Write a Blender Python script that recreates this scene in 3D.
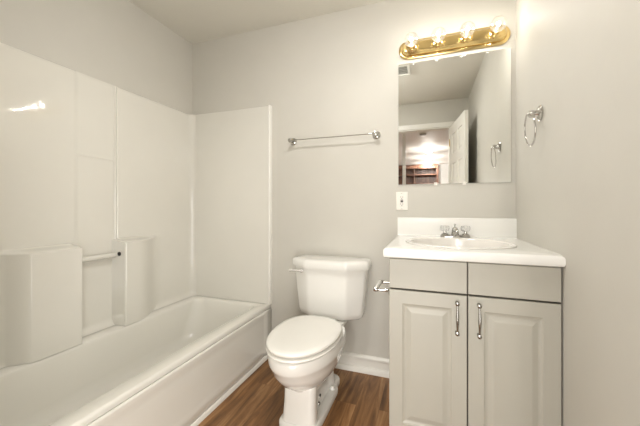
import bpy, bmesh, math, random
from mathutils import Vector, Matrix
random.seed(4)
PI = math.pi
C = bpy.context.scene.collection
for o in list(bpy.data.objects): bpy.data.objects.remove(o)

# ------------------------------------------------------------------ camera
EYE = 1.099
cd = bpy.data.cameras.new('camera'); cam = bpy.data.objects.new('camera', cd); C.objects.link(cam)
cd.sensor_fit = 'HORIZONTAL'; cd.sensor_width = 36; cd.lens = 302.35 / 640 * 36
cd.shift_y = (206.3 - 213) / 640
cd.clip_start = .02
cam.location = (0, 0, EYE); cam.rotation_euler = (PI/2, 0, .3435)
bpy.context.scene.camera = cam

# ------------------------------------------------------------------ world, exposure, lights
w = bpy.data.worlds.new('world'); bpy.context.scene.world = w; w.use_nodes = True
w.node_tree.nodes['Background'].inputs[0].default_value = (.9, .93, 1, 1)
w.node_tree.nodes['Background'].inputs[1].default_value = .3
vs = bpy.context.scene.view_settings
vs.view_transform = 'Standard'; vs.look = 'None'; vs.exposure = 0.05; vs.gamma = 1; vs.use_curve_mapping = False
BULB = 250         # vanity bulbs
HALL = 380          # ceiling lights of the room beyond the doorway
WARM = (1.0, .97, .93)
FILL_DOME = 72          # added fill light on the bathroom ceiling, unseen above the frame
# added area fill in the doorway, standing in for light of the next room
ld = bpy.data.lights.new('doorway_fill', 'AREA'); ld.shape = 'RECTANGLE'; ld.size = .66; ld.size_y = 1.25
ld.energy = 19; ld.color = (1, .99, .97)
lo = bpy.data.objects.new('doorway_fill', ld); C.objects.link(lo); lo.location = (-.10, -.21, .70); lo.rotation_euler = (PI/2, 0, .65)

# ------------------------------------------------------------------ helpers
def S(t): t = min(1, max(0, t)); return t*t*(3-2*t)

def mat(name, col, rough=.5, metal=0, var=.03, scale=6, bump=0, bscale=60, coat=0, spec=.5):
    m = bpy.data.materials.new(name); m.use_nodes = True
    nt = m.node_tree; b = nt.nodes['Principled BSDF']
    b.inputs['Roughness'].default_value = rough; b.inputs['Metallic'].default_value = metal
    b.inputs['Coat Weight'].default_value = coat; b.inputs['Coat Roughness'].default_value = .08
    b.inputs['Specular IOR Level'].default_value = spec
    tc = nt.nodes.new('ShaderNodeTexCoord')
    n = nt.nodes.new('ShaderNodeTexNoise'); n.inputs['Scale'].default_value = scale; n.inputs['Detail'].default_value = 3
    nt.links.new(tc.outputs['Object'], n.inputs['Vector'])
    r = nt.nodes.new('ShaderNodeValToRGB')
    c0 = [max(0, c*(1-var)) for c in col]; c1 = [min(1, c*(1+var)) for c in col]
    r.color_ramp.elements[0].position = .3; r.color_ramp.elements[1].position = .7
    r.color_ramp.elements[0].color = (*c0, 1); r.color_ramp.elements[1].color = (*c1, 1)
    nt.links.new(n.outputs['Fac'], r.inputs['Fac']); nt.links.new(r.outputs['Color'], b.inputs['Base Color'])
    if bump:
        n2 = nt.nodes.new('ShaderNodeTexNoise'); n2.inputs['Scale'].default_value = bscale; n2.inputs['Detail'].default_value = 4
        nt.links.new(tc.outputs['Object'], n2.inputs['Vector'])
        bp = nt.nodes.new('ShaderNodeBump'); bp.inputs['Strength'].default_value = bump; bp.inputs['Distance'].default_value = .004
        nt.links.new(n2.outputs['Fac'], bp.inputs['Height']); nt.links.new(bp.outputs['Normal'], b.inputs['Normal'])
    return m

def emit(name, col, s):
    m = bpy.data.materials.new(name); m.use_nodes = True; nt = m.node_tree
    nt.nodes.remove(nt.nodes['Principled BSDF'])
    e = nt.nodes.new('ShaderNodeEmission'); e.inputs[0].default_value = (*col, 1); e.inputs[1].default_value = s
    nt.links.new(e.outputs[0], nt.nodes['Material Output'].inputs[0]); return m

def wood(name, c0, c1, c2, plank_w, plank_l, axis='Y', rough=.38, gap=.5, vertical=False):
    m = bpy.data.materials.new(name); m.use_nodes = True; nt = m.node_tree; L = nt.links
    b = nt.nodes['Principled BSDF']; b.inputs['Roughness'].default_value = rough
    tc = nt.nodes.new('ShaderNodeTexCoord'); mp = nt.nodes.new('ShaderNodeMapping')
    L.new(tc.outputs['Object'], mp.inputs['Vector'])
    if axis == 'Y': mp.inputs['Rotation'].default_value = (0, 0, PI/2)
    if axis == 'Z': mp.inputs['Rotation'].default_value = (0, PI/2, 0)
    br = nt.nodes.new('ShaderNodeTexBrick')
    br.inputs['Scale'].default_value = 1; br.inputs['Brick Width'].default_value = plank_l; br.inputs['Row Height'].default_value = plank_w
    br.inputs['Mortar Size'].default_value = .0012; br.inputs['Mortar Smooth'].default_value = .3
    br.inputs['Color1'].default_value = (0, 0, 0, 1); br.inputs['Color2'].default_value = (1, 1, 1, 1); br.inputs['Mortar'].default_value = (.5, .5, .5, 1)
    br.offset = .37
    L.new(mp.outputs[0], br.inputs['Vector'])
    mp2 = nt.nodes.new('ShaderNodeMapping'); L.new(mp.outputs[0], mp2.inputs['Vector']); mp2.inputs['Scale'].default_value = (1.6, 16, 16)
    add = nt.nodes.new('ShaderNodeVectorMath'); add.operation = 'ADD'
    mul = nt.nodes.new('ShaderNodeVectorMath'); mul.operation = 'SCALE'; mul.inputs['Scale'].default_value = 7
    L.new(br.outputs['Color'], mul.inputs[0]); L.new(mp2.outputs[0], add.inputs[0]); L.new(mul.outputs[0], add.inputs[1])
    n = nt.nodes.new('ShaderNodeTexNoise'); n.inputs['Scale'].default_value = 1.5; n.inputs['Detail'].default_value = 8; n.inputs['Roughness'].default_value = .62; n.inputs['Distortion'].default_value = .6
    L.new(add.outputs[0], n.inputs['Vector'])
    r = nt.nodes.new('ShaderNodeValToRGB'); e = r.color_ramp.elements
    e[0].position = .3; e[0].color = (*c0, 1); e[1].position = .72; e[1].color = (*c2, 1)
    k = e.new(.5); k.color = (*c1, 1)
    L.new(n.outputs['Fac'], r.inputs['Fac'])
    mx = nt.nodes.new('ShaderNodeMix'); mx.data_type = 'RGBA'; mx.blend_type = 'MULTIPLY'; mx.inputs['Factor'].default_value = .22
    L.new(r.outputs['Color'], mx.inputs[6]); L.new(br.outputs['Color'], mx.inputs[7])
    mx2 = nt.nodes.new('ShaderNodeMix'); mx2.data_type = 'RGBA'; mx2.inputs[7].default_value = (c0[0]*.45, c0[1]*.45, c0[2]*.45, 1)
    sc = nt.nodes.new('ShaderNodeMath'); sc.operation = 'MULTIPLY'; sc.inputs[1].default_value = gap
    L.new(br.outputs['Fac'], sc.inputs[0]); L.new(sc.outputs[0], mx2.inputs[0]); L.new(mx.outputs[2], mx2.inputs[6])
    L.new(mx2.outputs[2], b.inputs['Base Color'])
    bp = nt.nodes.new('ShaderNodeBump'); bp.inputs['Strength'].default_value = .15; bp.inputs['Distance'].default_value = .003
    L.new(n.outputs['Fac'], bp.inputs['Height']); L.new(bp.outputs['Normal'], b.inputs['Normal'])
    return m

M = {}
M['wall'] = mat('greige_wall_paint', (.585, .563, .505), .55, var=.012, bump=.06, bscale=90)
M['ceil'] = mat('ceiling_paint', (.70, .675, .605), .8, var=.01, bump=.1, bscale=70)
M['white'] = mat('white_wall_paint', (.80, .79, .77), .6, var=.01, bump=.05)
M['trim'] = mat('white_trim_paint', (.80, .78, .72), .35, var=.01)
M['floor'] = wood('dark_wood_floor', (.072, .029, .009), (.25, .115, .038), (.50, .28, .12), .125, 1.2, 'Y', .42, gap=.25)
M['book'] = wood('reddish_shelf_wood', (.06, .022, .010), (.13, .052, .026), (.24, .11, .06), .09, 3, 'Z', .4)
M['acryl'] = mat('glossy_cream_acrylic', (.725, .703, .638), .05, var=.008, coat=.6, bump=.22, bscale=13)
M['acrylb'] = mat('satin_cream_acrylic', (.725, .703, .638), .3, var=.008)
M['acryl'].node_tree.nodes['Principled BSDF'].inputs['Coat Roughness'].default_value = .02
M['tub'] = mat('glossy_tub_enamel', (.755, .735, .672), .14, var=.008, coat=.6)
M['porc'] = mat('white_porcelain', (.84, .825, .78), .12, var=.006, coat=.7)
M['seat'] = mat('white_seat_plastic', (.86, .84, .785), .22, var=.006, coat=.3)
M['counter'] = mat('white_cultured_marble', (.87, .86, .82), .2, var=.012, scale=3, coat=.4)
M['sink'] = mat('sink_enamel', (.84, .815, .77), .15, var=.01, coat=.5)
M['cab'] = mat('greige_cabinet_paint', (.475, .457, .395), .42, var=.015)
M['gap_shade'] = mat('dark_gap_shade', (.06, .05, .04), .8, var=.05)
M['chrome'] = mat('polished_chrome', (.58, .57, .55), .07, 1, var=.02)
M['nickel'] = mat('brushed_nickel', (.36, .35, .33), .22, 1, var=.04)
M['brass'] = mat('polished_brass', (.80, .60, .27), .14, 1, var=.05, scale=12)
M['handle'] = mat('bright_chrome', (.85, .84, .81), .25, .6, var=.02)
M['black'] = mat('black_void', (.012, .011, .01), .6, var=.1)
M['plate'] = mat('outlet_plastic', (.82, .79, .72), .35, var=.01)
M['gray'] = mat('vent_enamel', (.62, .60, .54), .5, var=.01)
M['mirror'] = mat('mirror_silver', (.93, .94, .92), .0, 1, var=.0)
M['mirroredge'] = mat('mirror_edge', (.55, .57, .53), .2, .3, var=.02)
M['acr'] = mat('clear_acrylic', (.93, .93, .92), .05, 0, var=.01)
M['acr'].node_tree.nodes['Principled BSDF'].inputs['Transmission Weight'].default_value = .75
M['filament'] = emit('bulb_filament', WARM, BULB)
M['hall_light'] = emit('hall_light_diffuser', (1, .96, .90), HALL)

def glass_mat():
    m = bpy.data.materials.new('thin_bulb_glass'); m.use_nodes = True; nt = m.node_tree; L = nt.links
    nt.nodes.remove(nt.nodes['Principled BSDF'])
    t = nt.nodes.new('ShaderNodeBsdfTransparent'); t.inputs[0].default_value = (.97, .96, .93, 1)
    g = nt.nodes.new('ShaderNodeBsdfGlossy'); g.inputs['Roughness'].default_value = .03
    fr = nt.nodes.new('ShaderNodeLayerWeight'); fr.inputs[0].default_value = .35
    mx = nt.nodes.new('ShaderNodeMixShader')
    L.new(fr.outputs['Facing'], mx.inputs[0]); L.new(t.outputs[0], mx.inputs[1]); L.new(g.outputs[0], mx.inputs[2])
    e = nt.nodes.new('ShaderNodeEmission'); e.inputs[0].default_value = (1, .93, .82, 1); e.inputs[1].default_value = .10
    a = nt.nodes.new('ShaderNodeAddShader'); L.new(mx.outputs[0], a.inputs[0]); L.new(e.outputs[0], a.inputs[1])
    L.new(a.outputs[0], nt.nodes['Material Output'].inputs[0]); return m
M['glass'] = glass_mat()

def obj(name, bm, m, parent=None, smooth=None, bevel=0, seg=2, loc=None):
    bmesh.ops.recalc_face_normals(bm, faces=bm.faces)
    me = bpy.data.meshes.new(name); bm.to_mesh(me); bm.free()
    o = bpy.data.objects.new(name, me); C.objects.link(o); me.materials.append(m if not isinstance(m, str) else M[m])
    if parent is not None:
        o.parent = parent
    if smooth is not None:
        for p in me.polygons: p.use_smooth = True
        try: me.set_sharp_from_angle(angle=math.radians(smooth))
        except Exception: pass
    if bevel:
        md = o.modifiers.new('bevel', 'BEVEL'); md.width = bevel; md.segments = seg; md.limit_method = 'ANGLE'; md.angle_limit = math.radians(40)
        md.harden_normals = False
        for p in me.polygons: p.use_smooth = True
        try: me.set_sharp_from_angle(angle=math.radians(75))
        except Exception: pass
    return o

def thing(name, label, cat, loc=(0, 0, 0), rot=(0, 0, 0), group=None):
    o = bpy.data.objects.new(name, None); C.objects.link(o); o.empty_display_size = .05
    o.location = loc; o.rotation_euler = rot; o['label'] = label; o['category'] = cat
    if group: o['group'] = group
    return o
def tag(o, label, cat, group=None):
    o['label'] = label; o['category'] = cat
    if group: o['group'] = group
    return o
def struct(name, bm, m, parent=None, **k):
    o = obj(name, bm, m, parent, **k)
    if parent is None: o['kind'] = 'structure'
    return o

def box(bm, x0, x1, y0, y1, z0, z1):
    v = [bm.verts.new(p) for p in [(x0,y0,z0),(x1,y0,z0),(x1,y1,z0),(x0,y1,z0),(x0,y0,z1),(x1,y0,z1),(x1,y1,z1),(x0,y1,z1)]]
    for f in [(0,3,2,1),(4,5,6,7),(0,1,5,4),(1,2,6,5),(2,3,7,6),(3,0,4,7)]: bm.faces.new([v[i] for i in f])
    return bm
def B(*a):
    return box(bmesh.new(), *a)
def loft(bm, rings, cap0=True, cap1=True, closed=True):
    R = [[bm.verts.new(p) for p in r] for r in rings]
    n = len(R[0])
    for a, b in zip(R, R[1:]):
        for i in range(n if closed else n-1):
            j = (i+1) % n
            bm.faces.new((a[i], a[j], b[j], b[i]))
    if cap0: bm.faces.new(R[0][::-1])
    if cap1: bm.faces.new(R[-1])
    return R
def lathe(bm, prof, origin=(0,0,0), axis=(0,0,1), n=24):
    ax = Vector(axis).normalized(); q = Vector((0,0,1)).rotation_difference(ax); o = Vector(origin)
    rings = []
    for r, h in prof:
        rings.append([o + q @ Vector((max(r,1e-4)*math.cos(2*PI*i/n), max(r,1e-4)*math.sin(2*PI*i/n), h)) for i in range(n)])
    loft(bm, rings); return bm
def tube(bm, pts, r, n=12, closed=False):
    P = [Vector(p) for p in pts]; rings = []; N = len(P)
    up = None
    for i, p in enumerate(P):
        if closed: d = (P[(i+1) % N]-P[i-1]).normalized()
        else: d = (P[min(i+1,N-1)]-P[max(i-1,0)]).normalized()
        if up is None:
            up = Vector((0,0,1)) if abs(d.z) < .9 else Vector((0,1,0))
        s = d.cross(up).normalized(); up = s.cross(d).normalized()
        rr = r[i] if isinstance(r, (list, tuple)) else r
        rings.append([p + (s*math.cos(2*PI*k/n) + up*math.sin(2*PI*k/n))*rr for k in range(n)])
    if closed: rings.append(None)
    if closed:
        R = [[bm.verts.new(p) for p in ring] for ring in rings[:-1]]
        for i in range(N):
            a, b = R[i], R[(i+1) % N]
            for k in range(n): bm.faces.new((a[k], a[(k+1)%n], b[(k+1)%n], b[k]))
    else: loft(bm, rings)
    return bm
def rrect(x0, x1, y0, y1, r, z, n=6):
    pts = []
    for cx, cy, a0 in [(x1-r, y1-r, 0), (x0+r, y1-r, PI/2), (x0+r, y0+r, PI), (x1-r, y0+r, 3*PI/2)]:
        for i in range(n+1):
            a = a0+PI/2*i/n; pts.append((cx+r*math.cos(a), cy+r*math.sin(a), z))
    return pts
def extrude_profile_x(bm, prof, x0, x1):   # prof: list of (y,z)
    loft(bm, [[(x0, y, z) for y, z in prof], [(x1, y, z) for y, z in prof]]); return bm
def extrude_profile_y(bm, prof, y0, y1):   # prof: (x,z)
    loft(bm, [[(x, y0, z) for x, z in prof], [(x, y1, z) for x, z in prof]]); return bm

XL, XR, YB, YF, H = -1.8354, .4705, 2.0, -.15, 2.44
T = .12
XA = -1.1057          # tub front line

# ------------------------------------------------------------------ room shell
struct('floor', B(-2.6, 2.0, -6.6, YB+T, -.1, 0), 'floor')
struct('ceiling', B(XL-T, XR+T, YF, YB+T, H, H+.1), 'ceil')
struct('wall_back', B(XL-T, XR+T, YB, YB+T, 0, H), 'wall')
struct('wall_left', B(XL-T, XL, .44, YB, 0, H), 'wall')
struct('wall_right', B(XR, XR+T, YF, YB, 0, H), 'wall')
struct('wall_alcove', B(XL-T, XA, YF, .44, 0, H), 'wall')       # solid wall at the near end of the tub
DX0, DX1, DH = -.47, .262, 2.10
bm = bmesh.new()
box(bm, XL-T, DX0, YF-T, YF, 0, H); box(bm, DX1, XR+T, YF-T, YF, 0, H); box(bm, DX0, DX1, YF-T, YF, DH, H)
struct('wall_front', bm, 'wall')
# casing round the doorway (bathroom side) and its jamb lining
bm = bmesh.new()
cw = .062
box(bm, DX0-cw, DX0, YF, YF+.016, 0, DH); box(bm, DX1, DX1+cw, YF, YF+.016, 0, DH); box(bm, DX0-cw, DX1+cw, YF, YF+.016, DH, DH+cw)
box(bm, DX0-cw, DX0, YF-T-.016, YF-T, 0, DH); box(bm, DX1, DX1+cw, YF-T-.016, YF-T, 0, DH); box(bm, DX0-cw, DX1+cw, YF-T-.016, YF-T, DH, DH+cw)
struct('trim_1', bm, 'trim', bevel=.005)
bm = bmesh.new()
box(bm, DX0, DX0+.012, YF-T, YF, 0, DH-.012); box(bm, DX1-.012, DX1, YF-T, YF, 0, DH-.012); box(bm, DX0, DX1, YF-T, YF, DH-.012, DH)
struct('trim_2', bm, 'trim', bevel=.002)

# baseboards
def base_prof(y, h=.108, s=-1):
    return [(y, 0), (y, h), (y+s*.006, h), (y+s*.012, h-.004), (y+s*.018, h-.012), (y+s*.018, h-.022), (y+s*.012, h-.028), (y+s*.011, .034),
            (y+s*.016, .034), (y+s*.026, .030), (y+s*.031, .020), (y+s*.032, 0)]
struct('baseboard_back', extrude_profile_x(bmesh.new(), base_prof(YB), XA+.002, -.165), 'trim', smooth=35)
bm = bmesh.new(); extrude_profile_y(bm, base_prof(XR), YF+.02, 1.345)
struct('baseboard_right', bm, 'trim', smooth=35)
bm = bmesh.new(); extrude_profile_y(bm, base_prof(XA, s=1), YF+.02, .44)
struct('baseboard_alcove', bm, 'trim', smooth=35)
# quarter round along the tub
q = [(XA, 0), (XA, .032)] + [(XA+.018*math.sin(a), .032*math.cos(a)) for a in [PI/2*i/6 for i in range(1, 7)]]
bm = bmesh.new(); extrude_profile_y(bm, q, .445, YB-.032)
struct('trim_3', bm, 'trim', smooth=50)

# ------------------------------------------------------------------ room beyond the doorway (seen in the mirror)
HY = YF - T
struct('wall_hall_far', B(-2.3, 1.6, -6.5, -6.4, 0, H), 'white')
struct('wall_hall_left', B(-2.4, -2.3, -6.5, HY, 0, H), 'white')
struct('wall_hall_right', B(1.5, 1.6, -6.4, HY, 0, H), 'white')
struct('wall_hall_near', B(-2.3, XL-T, HY-.02, HY, 0, H), 'white')
struct('wall_hall_side', B(XR+T, 1.5, HY-.02, HY, 0, H), 'white')
struct('ceiling_hall', B(-2.4, 1.6, -6.5, YF, H, H+.1), 'white')
struct('trim_4', B(-.385, -.335, -1.04, -.99, 0, H), 'trim', bevel=.006)

t = thing('ceiling_light', 'added flush round fill light on the bathroom ceiling, out of view', 'light', (-.47, .98, H))  # lamp added to lift the room's brightness, no such fixture known here
bm = bmesh.new(); lathe(bm, [(.001, -.0005), (.16, -.0005), (.165, -.008), (.16, -.022), (.15, -.024), (.001, -.024)], n=32); obj('rim', bm, 'gray', t, smooth=40)
bm = bmesh.new(); lathe(bm, [(.145, -.0245), (.14, -.040), (.11, -.062), (.06, -.076), (.001, -.080)], n=32); obj('diffuser', bm, emit('fill_diffuser', (1, .98, .955), FILL_DOME), t, smooth=60)

hall_labels = ['flush round ceiling light of the next room, nearest the bathroom, seen in the mirror',
               'flush round ceiling light of the next room, middle of the row, seen in the mirror',
               'flush round ceiling light of the next room, nearest the wooden bookcase, seen in the mirror']
for i, y in enumerate((-3.5, -4.74, -5.9)):
    t = thing('ceiling_light', hall_labels[i], 'light', (0, y, H), group='ceiling lights of the next room')
    bm = bmesh.new(); lathe(bm, [(.001, 0), (.09, 0), (.095, -.008), (.09, -.018), (.08, -.02), (.001, -.02)], n=32); obj('rim', bm, 'gray', t, smooth=40)
    bm = bmesh.new(); lathe(bm, [(.075, -.0205), (.085, -.04), (.08, -.065), (.05, -.085), (.001, -.092)], n=32); obj('diffuser', bm, 'hall_light', t, smooth=60)
t = thing('smoke_detector', 'small grey round smoke detector on the next room ceiling, seen in the mirror', 'smoke detector', (-.09, -1.9, H))
bm = bmesh.new(); lathe(bm, [(.001, 0), (.065, 0), (.066, -.012), (.001, -.012)], n=28); obj('base', bm, 'gray', t, smooth=40)
bm = bmesh.new(); lathe(bm, [(.06, -.0125), (.058, -.026), (.045, -.034), (.001, -.035)], n=28); obj('cover', bm, mat('detector_plastic', (.42, .40, .36), .5), t, smooth=40)

# bookcase
BX0, BX1, BY = -1.15, .30, -6.4
t = thing('bookcase', 'tall reddish wooden bookcase against the far wall, seen in the mirror', 'bookcase', ((BX0+BX1)/2, BY, 0))
hw = (BX1-BX0)/2
obj('back_panel', B(-hw+.02, hw-.02, .001, .015, .02, 2.38), 'book', t)
obj('side_panel', B(-hw, -hw+.025, .001, .32, 0, 2.38), 'book', t, bevel=.002)
obj('side_panel', B(hw-.025, hw, .001, .32, 0, 2.38), 'book', t, bevel=.002)
obj('divider', B(-.012, .012, .016, .31, .10, 2.30), 'book', t, bevel=.002)
obj('top_board', B(-hw, hw, .001, .33, 2.38, 2.41), 'book', t, bevel=.003)
bm = bmesh.new(); box(bm, -hw, hw, .32, .338, 2.29, 2.38); box(bm, -hw, -hw+.06, .32, .338, 0, 2.29); box(bm, hw-.06, hw, .32, .338, 0, 2.29); box(bm, -hw+.06, hw-.06, .32, .338, 0, .1)
obj('face_frame', bm, 'book', t, bevel=.003)
for z in (.10, .45, .80, 1.15, 1.50, 1.82, 2.11):
    for a, b in ((-hw+.026, -.0125), (.0125, hw-.026)):
        obj('shelf', B(a, b, .016, .30, z-.022, z), 'book', t, bevel=.002)

# ------------------------------------------------------------------ bathroom door, swung open against the right wall
hx, hy = .256, YF+.02
ang = math.atan2(.69, .352-hx)
d1 = thing('door_1', '', '', (hx, hy, .012), (0, 0, ang))
for k in ('label', 'category'): del d1[k]
d1['kind'] = 'structure'
DW, DT, DZ = .70, .035, 2.075
# leaf: stiles and rails around six sunk fields; local x = width, y from -DT to 0 (0 faces into the room)
bm = bmesh.new()
st = .105; mid = .10; xs = [(st, (DW-mid)/2), ((DW+mid)/2, DW-st)]
zs = [(.22, .86), (1.00, 1.60), (1.72, 1.955)]
box(bm, 0, st, -DT, 0, 0, DZ); box(bm, DW-st, DW, -DT, 0, 0, DZ); box(bm, (DW-mid)/2, (DW+mid)/2, -DT, 0, 0, DZ)
for a, b in [(0, .22), (.86, 1.00), (1.60, 1.72), (1.955, DZ)]:
    for x0, x1 in xs: box(bm, x0, x1, -DT, 0, a, b)
obj('leaf', bm, 'trim', d1)
for x0, x1 in xs:
    for z0, z1 in zs:
        bm = bmesh.new()
        for s, y0, yr in ((1, -DT/2, -.004), (-1, -DT/2, -DT+.004)):
            yl = -.010 if s == 1 else -DT+.010
            loft(bm, [[(x0, y0, z0), (x1, y0, z0), (x1, y0, z1), (x0, y0, z1)], [(x0, yl, z0), (x1, yl, z0), (x1, yl, z1), (x0, yl, z1)],
                      [(x0+.012, yl, z0+.012), (x1-.012, yl, z0+.012), (x1-.012, yl, z1-.012), (x0+.012, yl, z1-.012)],
                      [(x0+.03, yr, z0+.03), (x1-.03, yr, z0+.03), (x1-.03, yr, z1-.03), (x0+.03, yr, z1-.03)]])
        obj('panel', bm, 'trim', d1)
for s in (1, -1):
    bm = bmesh.new(); lathe(bm, [(.03, 0), (.03, .006), (.012, .009), (.011, .02), (.02, .026), (.026, .036), (.024, .046), (.001, .051)], (DW-.06, 0 if s == 1 else -DT, .95), (0, s, 0))
    obj('door_knob', bm, 'brass', d1, smooth=40)
for z in (.2, 1.05, 1.88):
    bm = bmesh.new(); tube(bm, [(0, .004, z-.045), (0, .004, z+.045)], .006, 10); obj('hinge', bm, 'brass', d1, smooth=40)

# ------------------------------------------------------------------ bathtub
def tub_loop(x0, x1, y0, y1, r, z): return rrect(x0, x1, y0, y1, r, z, 10)
tubx0, tubx1, tuby0, tuby1, RZ = XL+.003, XA, .447, YB-.004, .374
t = thing('bathtub', 'glossy cream alcove bathtub along the left wall, with a plain apron', 'bathtub', (0, 0, 0))
bm = bmesh.new()
rings = [tub_loop(tubx0, tubx1-.004, tuby0, tuby1, .003, RZ-.032),
         tub_loop(tubx0, tubx1-.001, tuby0, tuby1, .003, RZ-.020),
         tub_loop(tubx0, tubx1, tuby0, tuby1, .003, RZ-.012),
         tub_loop(tubx0, tubx1-.003, tuby0, tuby1, .003, RZ-.002),
         tub_loop(tubx0+.003, tubx1-.010, tuby0+.003, tuby1-.003, .003, RZ),
         tub_loop(-1.7245, -1.183, .545, 1.945, .05, RZ-.001),
         tub_loop(-1.7215, -1.190, .550, 1.940, .06, RZ-.006),
         tub_loop(-1.720, -1.197, .557, 1.932, .07, RZ-.022),
         tub_loop(-1.717, -1.208, .57, 1.915, .09, RZ-.08),
         tub_loop(-1.705, -1.235, .60, 1.86, .13, .15),
         tub_loop(-1.695, -1.26, .64, 1.80, .13, .10),
         tub_loop(-1.66, -1.30, .70, 1.74, .12, .08),
         tub_loop(-1.60, -1.36, .80, 1.60, .08, .075)]
loft(bm, rings, cap0=False); obj('basin', bm, 'tub', t, smooth=60)
# apron: face with a shallow sunk field
ax = XA-.002
def apron_ring(y, z0=0.0):
    return y
bm = bmesh.new()
ya, yb = .447, YB-.006
ys = sorted(set([ya, ya+.05, ya+.07, yb-.10, yb-.08, yb]+[ya+.07+(yb-.17-ya)*i/12 for i in range(13)]))
zsv = [0, .07, .085, .10, .20, .28, .305, .318, .335, .345]
G = []
for y in ys:
    row = []
    for z in zsv:
        fy = S((y-ya-.03)/.04)*S((yb-.06-y)/.04); fz = S((z-.075)/.02)*S((.322-z)/.02)
        row.append(bm.verts.new((ax-.0035*fy*fz, y, z)))
    G.append(row)
for i in range(len(ys)-1):
    for j in range(len(zsv)-1): bm.faces.new((G[i][j], G[i+1][j], G[i+1][j+1], G[i][j+1]))
o = obj('apron', bm, 'tub', t, smooth=50)
md = o.modifiers.new('thick', 'SOLIDIFY'); md.thickness = .012; md.offset = -1
bm = bmesh.new(); lathe(bm, [(.001, 0), (.03, 0), (.032, .003), (.02, .006), (.001, .006)], (-1.48, 1.52, .0745), (0, 0, 1)); obj('drain', bm, 'chrome', t, smooth=40)

# ------------------------------------------------------------------ tub surround
ST = 1.845
t = thing('tub_surround', 'glossy cream moulded wall surround above the bathtub', 'tub surround', (0, 0, 0))
def dense(a, b, brk, step=.03, fine=.003, wid=.03):
    v = set(); x = a
    while x < b: v.add(round(x, 4)); x += step
    v.add(b)
    for k in brk:
        for i in range(-int(wid/fine), int(wid/fine)+1):
            y = k+i*fine
            if a < y < b: v.add(round(y, 4))
    out = []
    for y in sorted(v):
        if not out or y-out[-1] > .0012: out.append(y)
    return out
def tower(y, z):
    zt = S((.900-z)/.022)
    t1 = S((y-.765)/.12)*S((1.092-y)/.010)
    t2 = S((y-1.318)/.004)*S((1.68-y)/.28)
    return max(t1, t2)*zt
def depth(y, z):
    d = .012
    inC = S((y-1.10)/.03)*S((1.332-y)/.004)
    d -= .005*inC*S((z-.30)/.01)
    # bead along the seams
    d += .004*math.exp(-((y-1.337)/.004)**2)*S((z-.88)/.02) + (-.0055)*math.exp(-((y-1.349)/.005)**2)*S((z-.88)/.02)
    # small ledge across the centre panel
    d += .003*inC*math.exp(-((z-1.385)/.006)**2)
    tw = .103*tower(y, z)
    # cove into the back panel and into the near end, and a sweep onto the tub deck
    for yy in (y-.45, 1.976-y):
        if yy < .045: d += .045*(1-math.sqrt(max(0, 1-(1-max(yy,0)/.045)**2)))
    cv = 0
    if z < .42: cv = .05*(1-math.sqrt(max(0, 1-((.42-z)/.05)**2))) if z > .372 else .05
    return d+max(tw, cv)
Y = dense(.448, 1.994, [.835, 1.087, 1.112, 1.32, 1.334, 1.59, 1.96], .03); Z = dense(.375, ST-.004, [.885, 1.385, .395], .05)
bm = bmesh.new(); G = [[bm.verts.new((XL+min(depth(y, z), .16), y, z)) for z in Z] for y in Y]
for i in range(len(Y)-1):
    for j in range(len(Z)-1): bm.faces.new((G[i][j], G[i+1][j], G[i+1][j+1], G[i][j+1]))
# top lip back to the wall
tl = [bm.verts.new((XL+.001, y, ST)) for y in Y]; tm = [bm.verts.new((XL+max(.006, min(depth(y, ST), .16)-.004), y, ST)) for y in Y]
for i in range(len(Y)-1):
    bm.faces.new((G[i][-1], G[i+1][-1], tm[i+1], tm[i])); bm.faces.new((tm[i], tm[i+1], tl[i+1], tl[i]))
obj('side_panel', bm, 'acryl', t, smooth=50)
# back panel with a rounded front lip, coloured whiter for the bulb light it catches
def end_panel(name, yw, s):     # s=-1: stands off the back wall toward the camera
    bm = bmesh.new()
    xs_ = [XL+.012] + [XL+.3, XL+.5, XA-.05, XA-.028]
    prof = [(XL+.012, .024), (XL+.35, .020), (XA-.035, .020), (XA-.012, .022), (XA-.006, .022), (XA-.006, .012), (XA-.006, .001), (XL+.012, .001)]
    loft(bm, [[(x, yw+s*d, .375) for x, d in prof], [(x, yw+s*d, ST-.006) for x, d in prof], [(x-(.003 if x > XA-.02 else 0), yw+s*max(.001, d-.005), ST) for x, d in prof]])
    obj(name, bm, 'acrylb', t, smooth=50)
    bm = bmesh.new()
    pr = [(XA-.0055, .001), (XA-.0055, .026), (XA-.003, .034), (XA+.003, .037), (XA+.009, .034), (XA+.012, .026), (XA+.012, .001)]
    loft(bm, [[(x, yw+s*d, .375) for x, d in pr], [(x, yw+s*d, ST-.004) for x, d in pr], [(XA+.003+(x-XA-.003)*.7, yw+s*max(.001, d-.006), ST+.001) for x, d in pr]])
    e_ = obj('lit_lip', bm, 'trim', t, smooth=50)
end_panel('end_panel', YB, -1)
end_panel('end_panel', .4405, 1)
# moulded bar between the two towers, and the mounting hole beside it
bm = bmesh.new(); tube(bm, [(XL+.036, 1.083, .803), (XL+.036, 1.322, .803)], .015, 14); obj('grab_bar', bm, 'acryl', t, smooth=40)
bm = bmesh.new(); lathe(bm, [(.001, 0), (.012, 0), (.012, .004), (.008, .005), (.001, .005)], (XL+.070, 1.3195, .810), (0, -1, 0)); obj('screw_hole', bm, 'black', t, smooth=40)

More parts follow.
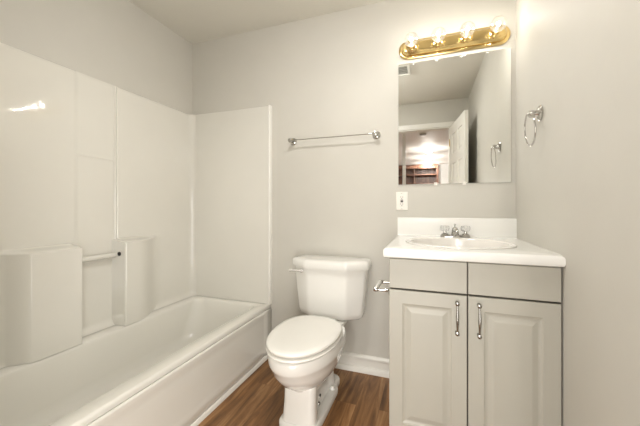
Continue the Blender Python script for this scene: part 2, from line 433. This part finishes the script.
# ------------------------------------------------------------------ toilet
TX = -.606
t = thing('toilet', 'white two-piece toilet with closed lid, between bathtub and vanity', 'toilet', (TX, 1.55, 0))
oy = 1.55
def egg(hw, yf, yb, z, n=48, back=.75, p=2.0, sq=2.6):
    # front (-y) half elliptic, back half squarer; widest point at 60% toward the back
    ym = yf+(yb-yf)*.56; pts = []
    for i in range(n):
        a = 2*PI*i/n; c, s = math.cos(a), math.sin(a)
        e = 2/p if s < 0 else 2/sq
        x = hw*math.copysign(abs(c)**e, c); y = math.copysign(abs(s)**e, s)
        pts.append((x, ym+(y*(ym-yf) if s < 0 else y*(yb-ym))-oy, z))
    return pts
bm = bmesh.new()
R = [(.088, 1.372, 1.72, .170, 3), (.090, 1.368, 1.73, .195, 2.8), (.110, 1.340, 1.74, .208, 2.4), (.136, 1.298, 1.75, .232, 2.2),
     (.155, 1.262, 1.76, .268, 2.1), (.165, 1.235, 1.77, .300, 2), (.170, 1.224, 1.77, .328, 2),
     (.176, 1.214, 1.775, .338, 2), (.178, 1.210, 1.78, .350, 2), (.178, 1.208, 1.78, .386, 2), (.174, 1.213, 1.775, .396, 2), (.15, 1.24, 1.75, .398, 2)]
loft(bm, [egg(h, f, b, z, p=pp if pp > 2 else 2.05, sq=3.2 if z < .2 else 2.8) for h, f, b, z, pp in R])
obj('bowl', bm, 'porc', t, smooth=60)
# pedestal: front column, waisted trap behind it, all on a wide foot
def ped(z, wf, ww, wb, yf, yb):
    # half width along y, mirrored into a loop
    L_ = []
    n = 60
    for i in range(n+1):
        u = i/n; y = yf+(yb-yf)*u
        a = S((y-1.415)/.03)*S((1.74-y)/.05); bk = S((y-1.70)/.08)
        hw_ = wf*(1-bk)+wb*bk; hw_ = hw_*(1-a)+ww*a
        e0 = min(1, (y-yf)/.035); e1 = min(1, (yb-y)/.06)
        hw_ *= math.sqrt(max(0, 1-(1-e0)**2))*.35+.65
        hw_ *= math.sqrt(max(0, 1-(1-e1)**2))*.5+.5
        L_.append((hw_, y-oy, z))
    return L_ + [(-x, y, zz) for x, y, zz in L_[::-1]]
bm = bmesh.new()
loft(bm, [ped(0, .105, .106, .090, 1.345, 1.855), ped(.022, .105, .106, .090, 1.345, 1.855), ped(.030, .100, .100, .085, 1.350, 1.85), ped(.0315, .090, .060, .070, 1.354, 1.84),
          ped(.05, .088, .054, .065, 1.358, 1.80), ped(.12, .085, .050, .062, 1.366, 1.77), ped(.19, .084, .055, .070, 1.372, 1.77), ped(.26, .080, .075, .085, 1.40, 1.80), ped(.33, .080, .085, .10, 1.42, 1.86)])
obj('pedestal', bm, 'porc', t, smooth=50)
# deck that carries the tank
bm = bmesh.new()
loft(bm, [rrect(-.085, .085, 1.66-oy, 1.93-oy, .04, .30, 8), rrect(-.115, .115, 1.66-oy, 1.965-oy, .04, .355, 8), rrect(-.120, .120, 1.66-oy, 1.97-oy, .04, .370, 8), rrect(-.116, .116, 1.665-oy, 1.965-oy, .04, .3795, 8)])
obj('tank_deck', bm, 'porc', t, smooth=50)
for sx in (-1, 1):
    bm = bmesh.new(); lathe(bm, [(.014, 0), (.014, .006), (.010, .016), (.001, .019)], (sx*.078, 1.69-oy, .0295), (0, 0, 1), 16); obj('bolt_cap', bm, 'porc', t, smooth=40)
# trapway opening with its bolt in the side
bm = bmesh.new(); lathe(bm, [(.001, -.004), (.013, -.004), (.015, .001), (.017, .002), (.017, -.004)], (.0505, 1.545-oy, .075), (1, 0, .1), 16); obj('side_bolt', bm, 'nickel', t, smooth=40)
bm = bmesh.new(); lathe(bm, [(.001, 0), (.007, 0), (.006, .004), (.001, .005)], (.053, 1.545-oy, .075), (1, 0, .1), 12); obj('bolt_hole', bm, 'black', t)
bm = bmesh.new(); lathe(bm, [(.001, -.002), (.010, -.002), (.008, .003), (.001, .004)], (.058, 1.52-oy, .046), (1, 0, .3), 12); obj('side_bolt', bm, 'nickel', t, smooth=40)
# seat ring and lid
def seat_loop(hw, yf, yb, z, inset=0):
    pts = []
    n = 64; ym = yf+(yb-yf)*.56
    for i in range(n):
        a = 2*PI*i/n; c, s = math.cos(a), math.sin(a)
        if s < 0: x = hw*math.copysign(abs(c)**(2/2.08), c); y = ym-(ym-yf)*abs(s)**(2/2.08)
        else:
            k = abs(s)**(2/3.6); x = hw*math.copysign(abs(c)**(2/2.7), c)*(1-.17*k*k); y = ym+(yb-ym)*k
        pts.append((x, y-oy, z))
    return pts
def slab(name, hw, yf, yb, z0, z1, mt, dome=.0, hole=False):
    bm = bmesh.new(); e = .006
    rs = [seat_loop(hw-.03, yf+.03, yb-.02, z0), seat_loop(hw-.0035, yf+.0035, yb-.003, z0), seat_loop(hw-.001, yf+.001, yb-.001, z0+.002), seat_loop(hw, yf, yb, (z0+z1)/2), seat_loop(hw-.002, yf+.002, yb-.002, z1-.005), seat_loop(hw-e-.001, yf+e+.001, yb-e, z1-.0008)]
    if hole:
        rs += [seat_loop(hw-.062, yf+.065, yb-.10, z1), seat_loop(hw-.066, yf+.069, yb-.104, z1-.006), seat_loop(hw-.066, yf+.069, yb-.104, z0), ]
        loft(bm, rs, False, False)
        vs_ = list(bm.verts); n = 64
        for i in range(n): bm.faces.new((vs_[i], vs_[(i+1) % n], vs_[8*n+(i+1) % n], vs_[8*n+i]))
    else:
        rs += [seat_loop(hw-.03, yf+.03, yb-.02, z1+dome*.6), seat_loop(hw-.09, yf+.10, yb-.09, z1+dome), ]
        loft(bm, rs)
    return obj(name, bm, mt, t, smooth=60)
slab('seat', .180, 1.201, 1.715, .4055, .4195, 'seat', hole=True)
slab('lid', .178, 1.203, 1.700, .4285, .4465, 'seat', dome=.003)
for sx in (-1, 1):
    bm = bmesh.new(); lathe(bm, [(.011, 0), (.011, .022), (.009, .026), (.001, .027)], (sx*.075, 1.728-oy, .397), (0, 0, 1), 16); obj('hinge', bm, 'seat', t, smooth=40)
# tank
def octo(x, yf, yb, fx, fy, z, r=.012):
    P = [(-x, yb), (-x, fy), (-fx, yf), (fx, yf), (x, fy), (x, yb)]
    out = []
    n = len(P)
    for i in range(n):
        p = Vector(P[i]); a = (Vector(P[i-1])-p).normalized(); b = (Vector(P[(i+1) % n])-p).normalized()
        for k in range(5):
            u = k/4; q_ = (p+a*r)*(1-u)**2 + p*2*u*(1-u) + (p+b*r)*u*u
            out.append((q_.x, q_.y-oy, z))
    return out
bm = bmesh.new()
tz = [(.380, .175, 1.845, .10, 1.90), (.383, .197, 1.825, .11, 1.885), (.396, .213, 1.815, .119, 1.878), (.425, .219, 1.809, .123, 1.874), (.56, .234, 1.801, .126, 1.869), (.70, .245, 1.795, .130, 1.866)]
loft(bm, [octo(x, yf, 1.982, fx, fy, z, .02) for z, x, yf, fx, fy in tz])
obj('tank', bm, 'porc', t, smooth=40)
bm = bmesh.new()
lz = [(.7005, .243, 1.792, .128, 1.866), (.703, .256, 1.779, .136, 1.860), (.712, .259, 1.776, .138, 1.858), (.736, .259, 1.776, .138, 1.858), (.748, .255, 1.780, .136, 1.861), (.755, .246, 1.790, .130, 1.867), (.757, .20, 1.825, .11, 1.885)]
loft(bm, [octo(x, yf, 1.988 if z < .75 else 1.98, fx, fy, z, .012) for z, x, yf, fx, fy in lz])
obj('tank_lid', bm, 'porc', t, smooth=40)
bm = bmesh.new()
lathe(bm, [(.013, -.004), (.013, .006), (.009, .010), (.001, .012)], (-.172, 1.818-oy, .680), (-.5, -1, 0), 16)
tube(bm, [(-.176, 1.806-oy, .680), (-.200, 1.80-oy, .681), (-.235, 1.802-oy, .680), (-.250, 1.806-oy, .678)], [.0075, .007, .0085, .009], 10)
obj('flush_handle', bm, 'handle', t, smooth=40)

# ------------------------------------------------------------------ vanity cabinet
VX0, VX1, VF, VZ = -.162, XR-.001, 1.375, .873
t = thing('vanity_cabinet', 'greige two-door bathroom vanity cabinet standing in the right corner', 'cabinet', (0, 0, 0))
bm = bmesh.new()
box(bm, VX0, VX0+.016, VF, YB-.003, 0, VZ); box(bm, VX1-.016, VX1, VF, YB-.003, 0, VZ)
box(bm, VX0+.016, VX1-.016, VF+.02, YB-.02, .10, .116); box(bm, VX0+.016, VX1-.016, YB-.02, YB-.003, 0, VZ)
box(bm, VX0+.016, VX1-.016, VF+.07, VF+.085, 0, .10)
obj('carcass', bm, 'cab', t)
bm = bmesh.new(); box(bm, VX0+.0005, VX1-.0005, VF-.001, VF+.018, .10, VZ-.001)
obj('face_frame', bm, 'gap_shade', t)  # near-black slab: shade in the gaps around the fronts, put into its colour
SEAM = .1505
def front(name, x0, x1, z0, z1, raised):
    bm = bmesh.new(); y0, y1 = VF-.021, VF-.002
    def r(i, y): return [(x0+i, y, z0+i), (x1-i, y, z0+i), (x1-i, y, z1-i), (x0+i, y, z1-i)]
    rs = [r(0, y1), r(0, y0+.002), r(.0025, y0)]
    if raised:
        rs += [r(.056, y0), r(.060, y0+.0035), r(.066, y0+.006), r(.072, y0+.0065), r(.090, y0+.0015), r(.094, y0+.001)]
    loft(bm, rs)
    return obj(name, bm, 'cab', t)
front('drawer_front', VX0+.001, SEAM-.002, .7425, .870, False)
front('drawer_front', SEAM+.002, VX1-.0045, .7425, .870, False)
dl = front('cabinet_door', VX0+.001, SEAM-.0025, .105, .7345, True)
dr = front('cabinet_door', SEAM+.0025, VX1-.0045, .105, .7345, True)
def pull(x, parent):
    bm = bmesh.new(); y = VF-.021; zc = .645
    for s in (-1, 1):
        lathe(bm, [(.0075, 0), (.0075, .002), (.0045, .005), (.0045, .018), (.008, .020), (.008, .026), (.001, .029)], (x, y, zc+s*.060), (0, -1, 0), 14)
    pts = []; rr = []
    for i in range(17):
        u = i/16; pts.append((x, y-.021-.010*math.sin(PI*u), zc-.060+.120*u)); rr.append(.0030+.0028*math.sin(PI*u)**2)
    tube(bm, pts, rr, 10)
    obj('handle', bm, 'nickel', parent, smooth=45)
pull(.111, dl); pull(.191, dr)

# countertop with backsplash and an oval cut-out
t = thing('countertop', 'white vanity countertop with low backsplash, on the greige cabinet', 'countertop', (0, 0, 0))
CX0, CX1, CY0, CY1, CZ0, CZ1 = -.184, XR-.0003, 1.332, YB-.0015, .875, .917
SX, SY, SA, SB = .137, 1.632, .247, .222
bm = bmesh.new(); N = 96
def rectpt(a, i, z):
    c, s = math.cos(a), math.sin(a)
    x0, x1, y0, y1 = CX0+i, CX1-(0 if i else 0), CY0+i, CY1
    k = min(((x1-SX)/c if c > 1e-9 else 1e9), ((x0-SX)/c if c < -1e-9 else 1e9), ((y1-SY)/s if s > 1e-9 else 1e9), ((y0-SY)/s if s < -1e-9 else 1e9))
    return (SX+c*k, SY+s*k, z)
angs = [2*PI*i/N for i in range(N)]
for cx_, cy_ in ((CX0, CY0), (CX1, CY0), (CX0, CY1), (CX1, CY1)):
    a = math.atan2(cy_-SY, cx_-SX) % (2*PI)
    j = min(range(N), key=lambda k: abs(angs[k]-a)); angs[j] = a
def ell(a, k, z): 
    # same ray angle, on the ellipse
    c, s = math.cos(a), math.sin(a); r = 1/math.sqrt((c/SA)**2+(s/SB)**2)*k
    return (SX+c*r, SY+s*r, z)
rs = [[ell(a, .90, CZ0) for a in angs], [rectpt(a, .010, CZ0) for a in angs], [rectpt(a, .002, CZ0+.004) for a in angs], [rectpt(a, 0, CZ0+.012) for a in angs], [rectpt(a, 0, CZ1-.012) for a in angs],
      [rectpt(a, .002, CZ1-.005) for a in angs], [rectpt(a, .006, CZ1-.0015) for a in angs], [rectpt(a, .012, CZ1) for a in angs], [ell(a, .90, CZ1) for a in angs], [ell(a, .90, CZ0) for a in angs]]
loft(bm, rs, False, False); bmesh.ops.remove_doubles(bm, verts=bm.verts, dist=1e-5)
obj('top', bm, 'counter', t, smooth=40)
bm = bmesh.new(); extrude_profile_x(bm, [(CY1, CZ1), (CY1, 1.030), (1.986, 1.030), (1.980, 1.027), (1.978, 1.021), (1.978, .925), (1.974, .919), (1.970, CZ1)], CX0+.001, CX1)
obj('backsplash', bm, 'counter', t, smooth=40)

# oval drop-in sink
t = thing('sink', 'oval white basin set into the vanity countertop', 'sink', (SX, SY, CZ1))
bm = bmesh.new()
prof = [(1.0, .0005), (1.003, .004), (.995, .006), (.975, .0075), (.945, .007), (.925, .003), (.915, -.004), (.89, -.03), (.80, -.075), (.62, -.115), (.40, -.135), (.15, -.142), (.10, -.143)]
ring = lambda k, z: [(SA*k*math.cos(2*PI*i/N), SB*k*math.sin(2*PI*i/N), z) for i in range(N)]
loft(bm, [ring(.87, -.03-.012), ring(.895, .0003)] + [ring(k, z) for k, z in prof], False, True)
obj('bowl', bm, 'sink', t, smooth=60)
bm = bmesh.new(); lathe(bm, [(.001, 0), (.021, 0), (.023, .002), (.020, .004), (.001, .002)], (0, 0, -.1425)); obj('drain', bm, 'chrome', t, smooth=40)

# faucet
FX, FY = .148, 1.925
t = thing('faucet', 'chrome centre-set faucet with two clear knobs behind the sink', 'faucet', (FX, FY, CZ1))
bm = bmesh.new()
def stad(hw, hd, z, n=10):
    pts = []
    for s, a0 in ((1, -PI/2), (-1, PI/2)):
        for i in range(n+1):
            a = a0+PI*i/n; pts.append((s*(hw-hd)+hd*math.cos(a), hd*math.sin(a), z))
    return pts
loft(bm, [stad(.081, .026, .0003), stad(.081, .026, .010), stad(.078, .023, .016), stad(.06, .018, .018)]); obj('base_plate', bm, 'chrome', t, smooth=40)
bm = bmesh.new(); lathe(bm, [(.022, .015), (.020, .030), (.017, .045), (.015, .056), (.008, .061), (.001, .062)]); 
tube(bm, [(0, .002, .036), (0, -.03, .046), (0, -.07, .052), (0, -.100, .050), (0, -.112, .040), (0, -.113, .032)], [.013, .012, .011, .010, .010, .010], 12)
obj('spout', bm, 'chrome', t, smooth=45)
bm = bmesh.new(); tube(bm, [(0, .016, .05), (0, .016, .070)], .0028, 8); lathe(bm, [(.001, 0), (.006, .002), (.006, .008), (.001, .011)], (0, .016, .069), n=12); obj('lift_rod', bm, 'chrome', t, smooth=45)
for s in (-1, 1):
    bm = bmesh.new(); lathe(bm, [(.022, .014), (.019, .022), (.010, .026), (.009, .040), (.001, .041)], (s*.055, 0, 0), n=20); st_ = obj('stem', bm, 'chrome', t, smooth=45)
    bm = bmesh.new(); pr = [(.012, .036), (.020, .040), (.024, .050), (.024, .060), (.020, .068), (.001, .070)]
    rings = []
    for r, h in pr: rings.append([(s*.055+r*(1+.08*math.cos(8*2*PI*i/48))*math.cos(2*PI*i/48), r*(1+.08*math.cos(8*2*PI*i/48))*math.sin(2*PI*i/48), h) for i in range(48)])
    loft(bm, rings); obj('knob', bm, 'acr', t, smooth=50)

# ------------------------------------------------------------------ mirror
MX0, MX1, MZ0, MZ1 = -.1794, .4471, 1.237, 2.005
t = thing('wall_mirror', 'frameless rectangular mirror on the back wall above the vanity', 'mirror', ((MX0+MX1)/2, YB, MZ0))
hw = (MX1-MX0)/2; mh = MZ1-MZ0
obj('backing', B(-hw, hw, -.0065, -.0005, 0, mh), 'mirroredge', t)
obj('glass', B(-hw+.0005, hw-.0005, -.0085, -.0066, .0005, mh-.0005), 'mirror', t)
for x, z in ((-.134+.05-.0, mh), (.203-.134, mh), (-.09, 0), (.07, 0)):
    s = 1 if z else -1
    bm = box(bmesh.new(), x-.009, x+.009, -.013, -.0005, z+s*.0005 if s > 0 else z-.009, z+.009 if s > 0 else z-.0005)
    box(bm, x-.009, x+.009, -.013, -.0087, z-.008 if s > 0 else z, z if s > 0 else z+.008)
    obj('clip', bm, 'plate', t)

# ------------------------------------------------------------------ vanity light
LZ = 2.088
t = thing('vanity_light', 'polished brass strip light with four clear globe bulbs above the mirror', 'light', (.133, YB, LZ))
def strip(hw, hh, y):
    pts = []
    cut = [(1, 1, 0), (-1, 1, 1), (-1, -1, 2), (1, -1, 3)]
    r = hh*.98
    for sx, sz, q_ in cut:
        for i in range(7):
            a = PI/2*q_+PI/2*i/6
            pts.append((sx*(hw-r)+r*math.cos(a), y, sz*(hh-r)+r*math.sin(a)))
    return pts
bm = bmesh.new(); loft(bm, [strip(.309, .058, -.0005), strip(.309, .058, -.010), strip(.303, .052, -.014), strip(.298, .047, -.014)]); obj('back_plate', bm, 'brass', t, smooth=35)
bm = bmesh.new(); loft(bm, [strip(.292, .041, -.0142), strip(.286, .037, -.034), strip(.276, .028, -.044), strip(.25, .014, -.046)]); obj('body', bm, 'brass', t, smooth=35)
for i, x in enumerate((-.094, .056, .207, .359)):
    X = x-.133
    bm = bmesh.new(); 
    pr = [(.034, .044), (.036, .050), (.030, .056), (.0235, .060), (.022, .082), (.019, .083)]
    rings = [[(X+r*math.cos(2*PI*k/40)*(1+(.07*math.cos(10*2*PI*k/40) if h < .055 else 0)), -h, r*math.sin(2*PI*k/40)*(1+(.07*math.cos(10*2*PI*k/40) if h < .055 else 0))) for k in range(40)] for r, h in pr]
    loft(bm, rings); obj('socket', bm, 'brass', t, smooth=40)
    bm = bmesh.new(); R0 = .0405; cy = .1325-.003
    prof = [(.014, .084), (.015, .090)] + [(R0*math.sin(a), cy-R0*math.cos(a)) for a in [math.radians(28+152*k/18) for k in range(19)]]
    lathe(bm, prof, (X, 0, 0), (0, -1, 0), 32); bl = obj('bulb', bm, 'glass', t, smooth=60)
    bm = bmesh.new(); lathe(bm, [(.001, .0845), (.010, .0845), (.006, .105), (.004, .118), (.001, .119)], (X, 0, 0), (0, -1, 0), 12); obj('glass_stem', bm, 'plate', bl, smooth=40)
    bm = bmesh.new(); pts = []
    bmesh.ops.create_uvsphere(bm, u_segments=16, v_segments=10, radius=.009, matrix=Matrix.Translation((X, -.133, 0))); obj('filament', bm, 'filament', bl, smooth=60)

# ------------------------------------------------------------------ towel bar
t = thing('towel_bar', 'long chrome towel bar on the back wall above the toilet', 'towel bar', (-.62, YB, 1.566))
for s in (-1, 1):
    bm = bmesh.new(); lathe(bm, [(.026, .0005), (.027, .005), (.022, .010), (.012, .013), (.010, .030), (.0125, .040), (.016, .048), (.016, .060), (.012, .066), (.001, .069)], (s*.300, 0, 0), (0, -1, 0), 24)
    obj('bracket', bm, 'chrome', t, smooth=40)
bm = bmesh.new(); tube(bm, [(-.292, -.054, 0), (.292, -.054, 0)], .0036, 12); obj('rod', bm, 'chrome', t, smooth=40)

# towel ring
t = thing('towel_ring', 'chrome towel ring hanging on the right wall beside the mirror', 'towel ring', (XR, 1.59, 1.512))
bm = bmesh.new(); lathe(bm, [(.033, .0005), (.035, .005), (.030, .010), (.017, .014), (.013, .024), (.016, .031), (.017, .039), (.013, .046), (.001, .049)], (0, 0, 0), (-1, 0, 0), 24); obj('bracket', bm, 'chrome', t, smooth=40)
bm = bmesh.new(); r0 = .073; tube(bm, [(-.042-.006*math.cos(a), r0*math.sin(a), -.068+r0*math.cos(a)) for a in [2*PI*i/48 for i in range(48)]], .0036, 10, closed=True); obj('ring', bm, 'chrome', t, smooth=60)

# toilet paper holder
t = thing('toilet_paper_holder', 'empty chrome toilet paper holder on the left side of the vanity', 'toilet paper holder', (VX0, 1.472, .717))
for s in (-1, 1):
    bm = bmesh.new(); lathe(bm, [(.021, .0005), (.022, .004), (.016, .008), (.008, .011), (.0065, .050), (.009, .056), (.011, .066), (.009, .075), (.001, .079)], (0, s*.074, 0), (-1, 0, 0), 20)
    obj('post', bm, 'chrome', t, smooth=40)
bm = bmesh.new(); tube(bm, [(-.066, -.071, 0), (-.066, -.064, 0), (-.066, -.06, 0), (-.066, .06, 0), (-.066, .064, 0), (-.066, .071, 0)], [.005, .005, .010, .010, .005, .005], 14); obj('roller', bm, 'seat', t, smooth=40)

# outlet
t = thing('wall_outlet', 'cream electrical outlet on the back wall just left of the backsplash', 'outlet', (-.158, YB, 1.133))
obj('cover_plate', B(-.036, .036, -.0055, -.0005, -.058, .058), 'plate', t, bevel=.003)
obj('receptacle', B(-.0165, .0165, -.0085, -.0056, -.0335, .0335), 'plate', t, bevel=.0015)
for z in (-.022, .022):
    bm = bmesh.new(); box(bm, -.0075, -.0055, -.0092, -.0084, z-.001, z+.008); box(bm, .005, .007, -.0092, -.0084, z-.001, z+.007)
    lathe(bm, [(.0025, 0), (.0025, .0008)], (0, -.0084, z-.007), (0, -1, 0), 10); obj('socket_slots', bm, 'black', t)
obj('test_button', B(-.008, .008, -.0105, -.0086, -.0085, -.0008), 'black', t, bevel=.0005)
obj('reset_button', B(-.008, .008, -.0105, -.0086, .0008, .0085), mat('button_grey', (.25, .22, .2), .5), t, bevel=.0005)
for z in (-.048, .048):
    bm = bmesh.new(); lathe(bm, [(.003, 0), (.0028, .0012), (.001, .0014)], (0, -.0054, z), (0, -1, 0), 12); obj('screw', bm, 'nickel', t)

# ceiling vent
t = thing('ceiling_vent', 'square grey vent grille on the bathroom ceiling, seen in the mirror', 'vent', (-.285, .91, H))
obj('duct_plate', B(-.10, .10, -.10, .10, -.004, -.0005), mat('duct_grey', (.22, .21, .18), .7), t)
bm = bmesh.new(); 
for a in ((-.12, .12, -.12, -.095), (-.12, .12, .095, .12), (-.12, -.095, -.095, .095), (.095, .12, -.095, .095)): box(bm, *a, -.012, -.0006)
obj('frame', bm, 'gray', t, bevel=.003)
for i in range(5):
    y = -.072+i*.036; bm = bmesh.new(); v = [(-.095, y-.008, -.004), (.095, y-.008, -.004), (.095, y+.008, -.011), (-.095, y+.008, -.011)]
    loft(bm, [v, [(a, b, c-.0015) for a, b, c in v]]); obj('louvre', bm, 'gray', t)
